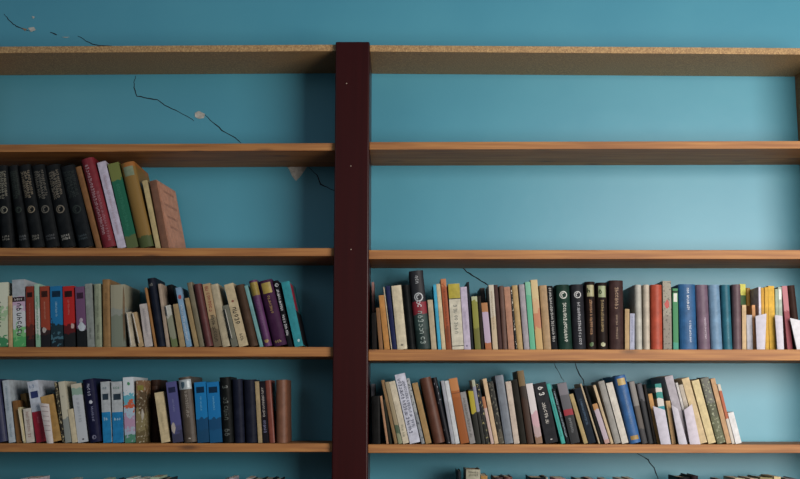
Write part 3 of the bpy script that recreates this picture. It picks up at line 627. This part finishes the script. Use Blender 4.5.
Fr = [(372.3, 380.5, 371.5, 396, 'hf', '0f0f10', 'short black hardback', 'against the post', [], 'S'),
 (372, 376, 371.2, 384, 'bk', '84848c', 'grey booklet', 'set back by post', [], 'B'),
 (382.2, 386, 375.6, 396, 'bk', 'b0805c', 'short pinkish tan booklet', '', [], 'S'),
 (386.4, 390.4, 379.5, 400, 'bk', '2a2c22', 'dark olive booklet', '', [], 'S'),
 (391, 396.6, 377.5, 380.5, 'pb', '8c6c42', 'brown tan paperback', ''),
 (397, 402.6, 383.3, 382.3, 'pb', ([(0, '8c9070'), (.15, '4c6048'), (.3, '9c8c6c')], .04), 'khaki paperback', 'with dark foot'),
 (403, 409.5, 388.8, 382, 'pb', 'cdc2a8', 'cream paperback', '', [('text', .08, .3, '8c8c74', .4)]),
 (410, 420.8, 394.6, 375, 'pb', 'c4c8d8', 'tall white paperback', 'with large dark lettering', [('text', .12, .93, '4c5064', .36, .34), ('text', .2, .9, '50566c', .3, .72)]),
 (421.2, 425, 405.6, 378.7, 'bk', ([(0, '8c9094'), (.5, 'a4a8a8')], .05, 80, ('4c5054', .58)), 'thin grey speckled booklet', ''),
 (426, 431.8, 412, 383.5, 'pb', 'a4824c', 'tan paperback', ''),
 (434, 445.5, 419.8, 378.7, 'hc', '5e3423', 'brown leather hardback', '', []),
 (446, 451.4, 431.5, 378, 'hc', ([(0, '15161c'), (.4, '14161e')], .05, 80, ('8c8c94', .68)), 'blue black hardback', ''),
 (451.8, 455.2, 440.8, 381, 'bk', '9ca0a8', 'thin silver booklet', ''),
 (455.5, 459.8, 444.5, 381, 'bk', 'c8ccd0', 'thin white booklet', ''),
 (460.2, 469.6, 448, 379, 'pb', ([(0, '9c5420'), (.7, 'a85c28'), (.8, 'c07c44')], .02), 'orange brown paperback', '', [('band', .765, .775, '6c3818')]),
 (470, 475.8, 460, 392.5, 'bk', '8c8a88', 'mid grey booklet', '', [('text', .1, .9, '55534e', .4)]),
 (476.2, 481.2, 468, 389.5, 'pb', ([(0, '1c1e18'), (.55, 'b0a028'), (.95, '1c1e18')], .04), 'black and yellow paperback', ''),
 (481.6, 485.4, 471, 380, 'pb', ([(0, '22241f'), (.5, '8c8ca0'), (.9, 'a8ac94')], .03), 'thin grey topped paperback', ''),
 (485.7, 489.6, 475.5, 384, 'bk', ([(0, '181a18'), (.5, '10141c')], .05, 90, ('8c845c', .6)), 'dark speckled booklet', ''),
 (490, 494.2, 480.5, 397, 'bk', ([(0, 'c4a8a0'), (.75, 'b07048')], .03), 'short pink orange booklet', ''),
 (494.7, 498.8, 482.5, 379, 'pb', 'cdb088', 'cream thin paperback', ''),
 (499.3, 504.4, 488, 382, 'pb', ([(0, '4c4638'), (.2, '24241f')], .05, 90, ('5e5c50', .58)), 'dark mottled paperback', ''),
 (505, 513.6, 494.8, 375.8, 'hf', '6c7480', 'slate grey hardback', 'taller than neighbours', []),
 (514.2, 519.8, 505.4, 381.8, 'pb', 'c4b4a4', 'pinkish cream paperback', ''),
 (520.4, 526.8, 511, 380, 'hf', '1e1d17', 'olive black hardback', ''),
 (527.4, 534.2, 517, 371, 'hf', ([(0, '3a2418'), (.6, '2c2018'), (.8, '75603e')], .04), 'tallest brown worn book', '', []),
 (535.8, 543, 525.5, 384, 'pb', ([(0, '8c6c54'), (.12, 'b49c9c'), (.3, 'c8a0a8'), (.5, 'd4cccc')], .08), 'white pink magazine', 'torn at its foot'),
 (546, 558.6, 533.6, 384, 'pb', '26272c', 'dark grey paperback', 'with big white lettering', [('text', .74, .94, 'd8d8d4', .5), ('text', .3, .68, 'b4b0a8', .42), ('blot', .06, .5, .1, .012, 'c4c4c0')]),
 (560, 565.8, 544.6, 384, 'pb', '2fa59c', 'turquoise paperback', '', [('text', .1, .9, '1c7c78', .35)]),
 (566.3, 570.2, 551.3, 389, 'bk', '15181e', 'thin black booklet', 'with pale lettering', [('text', .1, .95, '9cb0bc', .5)]),
 (571, 580.5, 557.2, 384, 'pb', ([(0, '1c2024'), (.46, '9c2030'), (.56, '55555c'), (.8, '747078')], .01), 'grey paperback', 'with red spot', [('text', .15, .42, '74787c', .3)]),
 (583, 588.4, 568, 394.5, 'bk', 'a8925c', 'slim khaki booklet', ''),
 (589, 596.4, 574, 389, 'pb', '15202c', 'midnight blue paperback', '', [('text', .3, .8, '2c5474', .35)]),
 (596.8, 599.6, 578, 384, 'bk', 'b4a080', 'thin cream booklet', ''),
 (600.2, 604, 583, 386, 'hf', '0e0f10', 'slim black hardback', ''),
 (604.4, 610.4, 591.5, 404.5, 'bk', ([(0, 'b89088'), (.1, 'b4a4b0'), (.85, 'b48048')], .04), 'short mauve tan booklet', '', []),
 (611, 613.8, 593, 385.5, 'bk', 'c4ac84', 'thin beige booklet', ''),
 (614.8, 621.4, 598, 381.8, 'hf', '8c8a84', 'mid grey hardback', ''),
 (622.2, 629, 606, 383.5, 'pb', 'cec8bc', 'plain white paperback', ''),
 (629.8, 641.6, 614, 376.8, 'hc', '2f62a0', 'blue hardback', 'with gold ends', [('label', .86, .96, 'c4a868'), ('text', .28, .78, '5c7ca0', .2), ('label', .05, .11, 'b08c48')], 'W'),
 (642.2, 648, 628.8, 382, 'hf', ([(0, '3a3a3c'), (.25, '5c5650'), (.6, '84807c')], .05), 'faded grey hardback', ''),
 (648.6, 654, 636.5, 384, 'hf', ([(0, '26282c'), (.7, '54545a')], .06), 'dark grey hardback', ''),
 (654.6, 657, 643.5, 384.5, 'bk', '24201e', 'thin dark booklet', ''),
 (657.4, 661.6, 648, 394, 'bk', 'c08c4c', 'orange tan booklet', '', [], 'S'),
 (663.6, 670, 654.8, 384, 'pb', ([(0, '2a8c94'), (.5, '1c8c98'), (.62, 'd0ccc4'), (.75, '288c84'), (.85, 'd0ccc4'), (.93, '2a8c84')], .02), 'teal striped paperback', ''),
 (672, 676.4, 665.8, 401, 'bk', 'c49c68', 'short tan booklet', '', [], 'S'),
 (682, 690.5, 664.6, 376.8, 'pb', 'aaa4ac', 'tall light grey paperback', '', [], 'W'),
 (691, 693.4, 675.5, 383, 'bk', 'c8c4c0', 'thin white booklet', ''),
 (693.8, 698, 678.8, 385, 'bk', 'b8ac9c', 'thin oatmeal booklet', ''),
 (700, 707.8, 681.6, 379, 'pb', 'd2b98c', 'cream hardback', ''),
 (708.6, 716.4, 691.6, 381, 'pb', 'd8c590', 'pale yellow paperback', ''),
 (717.4, 726.2, 700.4, 378.7, 'hf', ([(0, '64684c'), (.4, '565a44'), (.6, '6c6c64')], .06, 60, ('8c9078', .6)), 'mossy grey hardback', ''),
 (726.8, 731.6, 710.4, 379, 'pb', 'c49a6c', 'caramel paperback', ''),
 (732, 735, 717.4, 384.5, 'bk', ([(0, 'd0c8bc'), (.42, 'b8603c'), (.88, 'd4c8b4')], .02), 'thin orange white booklet', ''),
 (735.6, 742, 727.5, 413, 'bk', 'e4e4e4', 'short white booklet', 'at row end', [], 'S')]
row('F', 'R5', 444, 'right lower row', Fr, 'books in the right lower row')

G = [(460, 463.4, 457.5, 471, 'hf', '1c2428', 'thin charcoal book', ''), (465.5, 480, 466, 469.5, 'hf', 'a8a48c', 'cream book', 'with lettered top', [('htext', .9, .98, '5a584c', 2)]),
 (481, 487.5, 481, 474, 'pb', 'b0803c', 'ochre book', ''), (494, 503, 494, 475.5, 'hc', '4a3a3c', 'brown book', ''), (503.6, 512, 504, 475, 'hc', '6c4038', 'reddish book', ''),
 (530, 545, 530, 475.8, 'hc', '15181c', 'black book', ''), (546, 548, 546, 475.5, 'bk', 'a4a494', 'thin pale booklet', ''), (555, 566, 555, 477, 'pb', 'c86c80', 'pink book', ''),
 (577, 588, 577, 477.5, 'hc', '18181c', 'charcoal hardback', ''), (589, 594, 589, 477.2, 'pb', 'c04c5c', 'crimson book', ''), (604, 609, 604, 478, 'pb', 'c0bcb0', 'whitish book', ''),
 (620, 626, 620, 477.5, 'pb', 'b8b0ac', 'pale grey book', ''), (629, 635, 629, 477.3, 'pb', 'b4946c', 'tan book', ''), (678, 690, 678, 475.5, 'hc', '17181c', 'wide black hardback', ''),
 (690.6, 698, 691, 474, 'hc', '2c2024', 'dark plum hardback', ''), (721, 725, 721, 478, 'bk', '6c4848', 'thin maroon booklet', ''), (735, 745, 735, 476.8, 'pb', 'cfc098', 'cream paperback', ''),
 (750, 758, 750, 476.8, 'pb', 'c4a080', 'beige paperback', ''), (760, 773, 760, 476, 'hf', '8c7c48', 'olive hardback', ''), (774, 781, 774, 475, 'pb', 'd8c088', 'pale cream paperback', ''), (785, 798, 785, 477, 'hf', '6c5454', 'dusty mauve hardback', '')]
row('G', 'R6', 540.5, 'right bottom row', [b[:3] + (b[3] + (1.8 if b[3] > 473 else 0),) + b[4:] for b in G], 'books in the right bottom row')

# ------------------------------------------------------------------ folded leaflets standing in front of the books
def leaflet(tl, tr, br, bl, hexc, label, key, group='leaflets tucked in front of the books', lines=0):
    zs = SHELF[key]; Yb, Yt = .005, .0200
    def P(px, bottom):
        Y = Yb if bottom else Yt - .006
        q = at(px[0], px[1], Y)
        return Vector((q.x, Y, zs + .0005 if bottom else q.z))
    a, b_, c, d = P(tl, 0), P(tr, 0), P(br, 1), P(bl, 1)
    root = empty('folded_leaflet', tuple((c + d) / 2)); o0 = (c + d) / 2
    nx, nz = 7, 5
    for nm, dy, sc, hx in (('front_leaf', 0, 1, hexc), ('back_leaf', .0045, .985, hexc)):
        vs, fs = [], []
        for th in (0, .0009):
            for j in range(nz + 1):
                for i in range(nx + 1):
                    u, v_ = i / nx, j / nz * sc
                    p = d.lerp(c, u).lerp(a.lerp(b_, u), v_) - o0
                    vs.append((p.x, p.y + dy * (1 - u) + th + (-.003 * math.sin(math.pi * u) if dy == 0 else 0), p.z))
        M = (nx + 1) * (nz + 1)
        for j in range(nz):
            for i in range(nx):
                q = j * (nx + 1) + i; r_ = q + nx + 1
                fs += [(q, q+1, r_+1, r_), (q + M, r_ + M, r_+1 + M, q+1 + M)]
        rim = [i for i in range(nx + 1)] + [(j + 1) * (nx + 1) + nx for j in range(nz)] + [nz * (nx + 1) + i for i in range(nx - 1, -1, -1)] + [j * (nx + 1) for j in range(nz - 1, 0, -1)]
        for k in range(len(rim)): fs.append((rim[k], rim[(k+1) % len(rim)], rim[(k+1) % len(rim)] + M, rim[k] + M))
        mesh_obj(nm, vs, fs, cover_mat(hx, .7, .08), root)
    if lines:
        vs, fs = [], []
        for k in range(lines):
            v_ = .93 - k * .12
            L = []
            for i in range(6):
                u = .15 + .7 * i / 5
                p = d.lerp(c, u).lerp(a.lerp(b_, u), v_) - o0
                L.append((p.x, p.z, p.y - .003 * math.sin(math.pi * u) - .0006))
            base = len(vs)
            for x, z, y in L: vs += [(x, y, z), (x, y, z - .0022)]
            for i in range(5): fs.append((base + 2*i, base + 2*i + 1, base + 2*i + 3, base + 2*i + 2))
        mesh_obj('printed_lines', vs, fs, cover_mat('a08c8c', .7, .1), root)
    root['label'] = label; root['category'] = 'leaflet'; root['group'] = group
    LABELS.append(label)
leaflet((39.5, 403), (49, 404), (53.5, 443), (47, 443), 'd0c8c4', 'white lined leaflet in front of the wide tan booklet, left lower row', 'L5', lines=6)
leaflet((755.5, 316), (766.5, 313.5), (765, 349), (757, 349), 'cfcbd8', 'white leaflet in front of the amber paperback, right upper row', 'R4')
leaflet((775, 315), (782.5, 316), (784, 349), (777.5, 349), 'd6d2dc', 'white leaflet between wide yellow and rose paperbacks, right upper row', 'R4')
leaflet((790, 318), (806, 322), (808, 349), (797, 349), 'e4e2e8', 'rightmost white leaflet at the picture edge, right upper row', 'R4')
leaflet((653, 406), (665, 410), (671, 444), (661, 444), 'c6c2d0', 'pale leaflet over the orange tan booklet, right lower row', 'R5')
leaflet((671.5, 405), (678, 409), (687.5, 444), (679, 444), 'c9c5d0', 'narrow pale leaflet beside short tan booklet, right lower row', 'R5')
leaflet((684, 410), (692, 404), (700.5, 444), (690, 444), 'd2cad6', 'pale leaflet left of the cream hardback, right lower row', 'R5')

# ------------------------------------------------------------------ check of the labels
for l in LABELS:
    n = len(l.split())
    if n < 4 or n > 16: print('LABEL LENGTH', n, l)
seen = {}
for l in LABELS: seen[l] = seen.get(l, 0) + 1
for l, n in seen.items():
    if n > 1: print('LABEL TWICE', n, l)
print('books', len(LABELS))
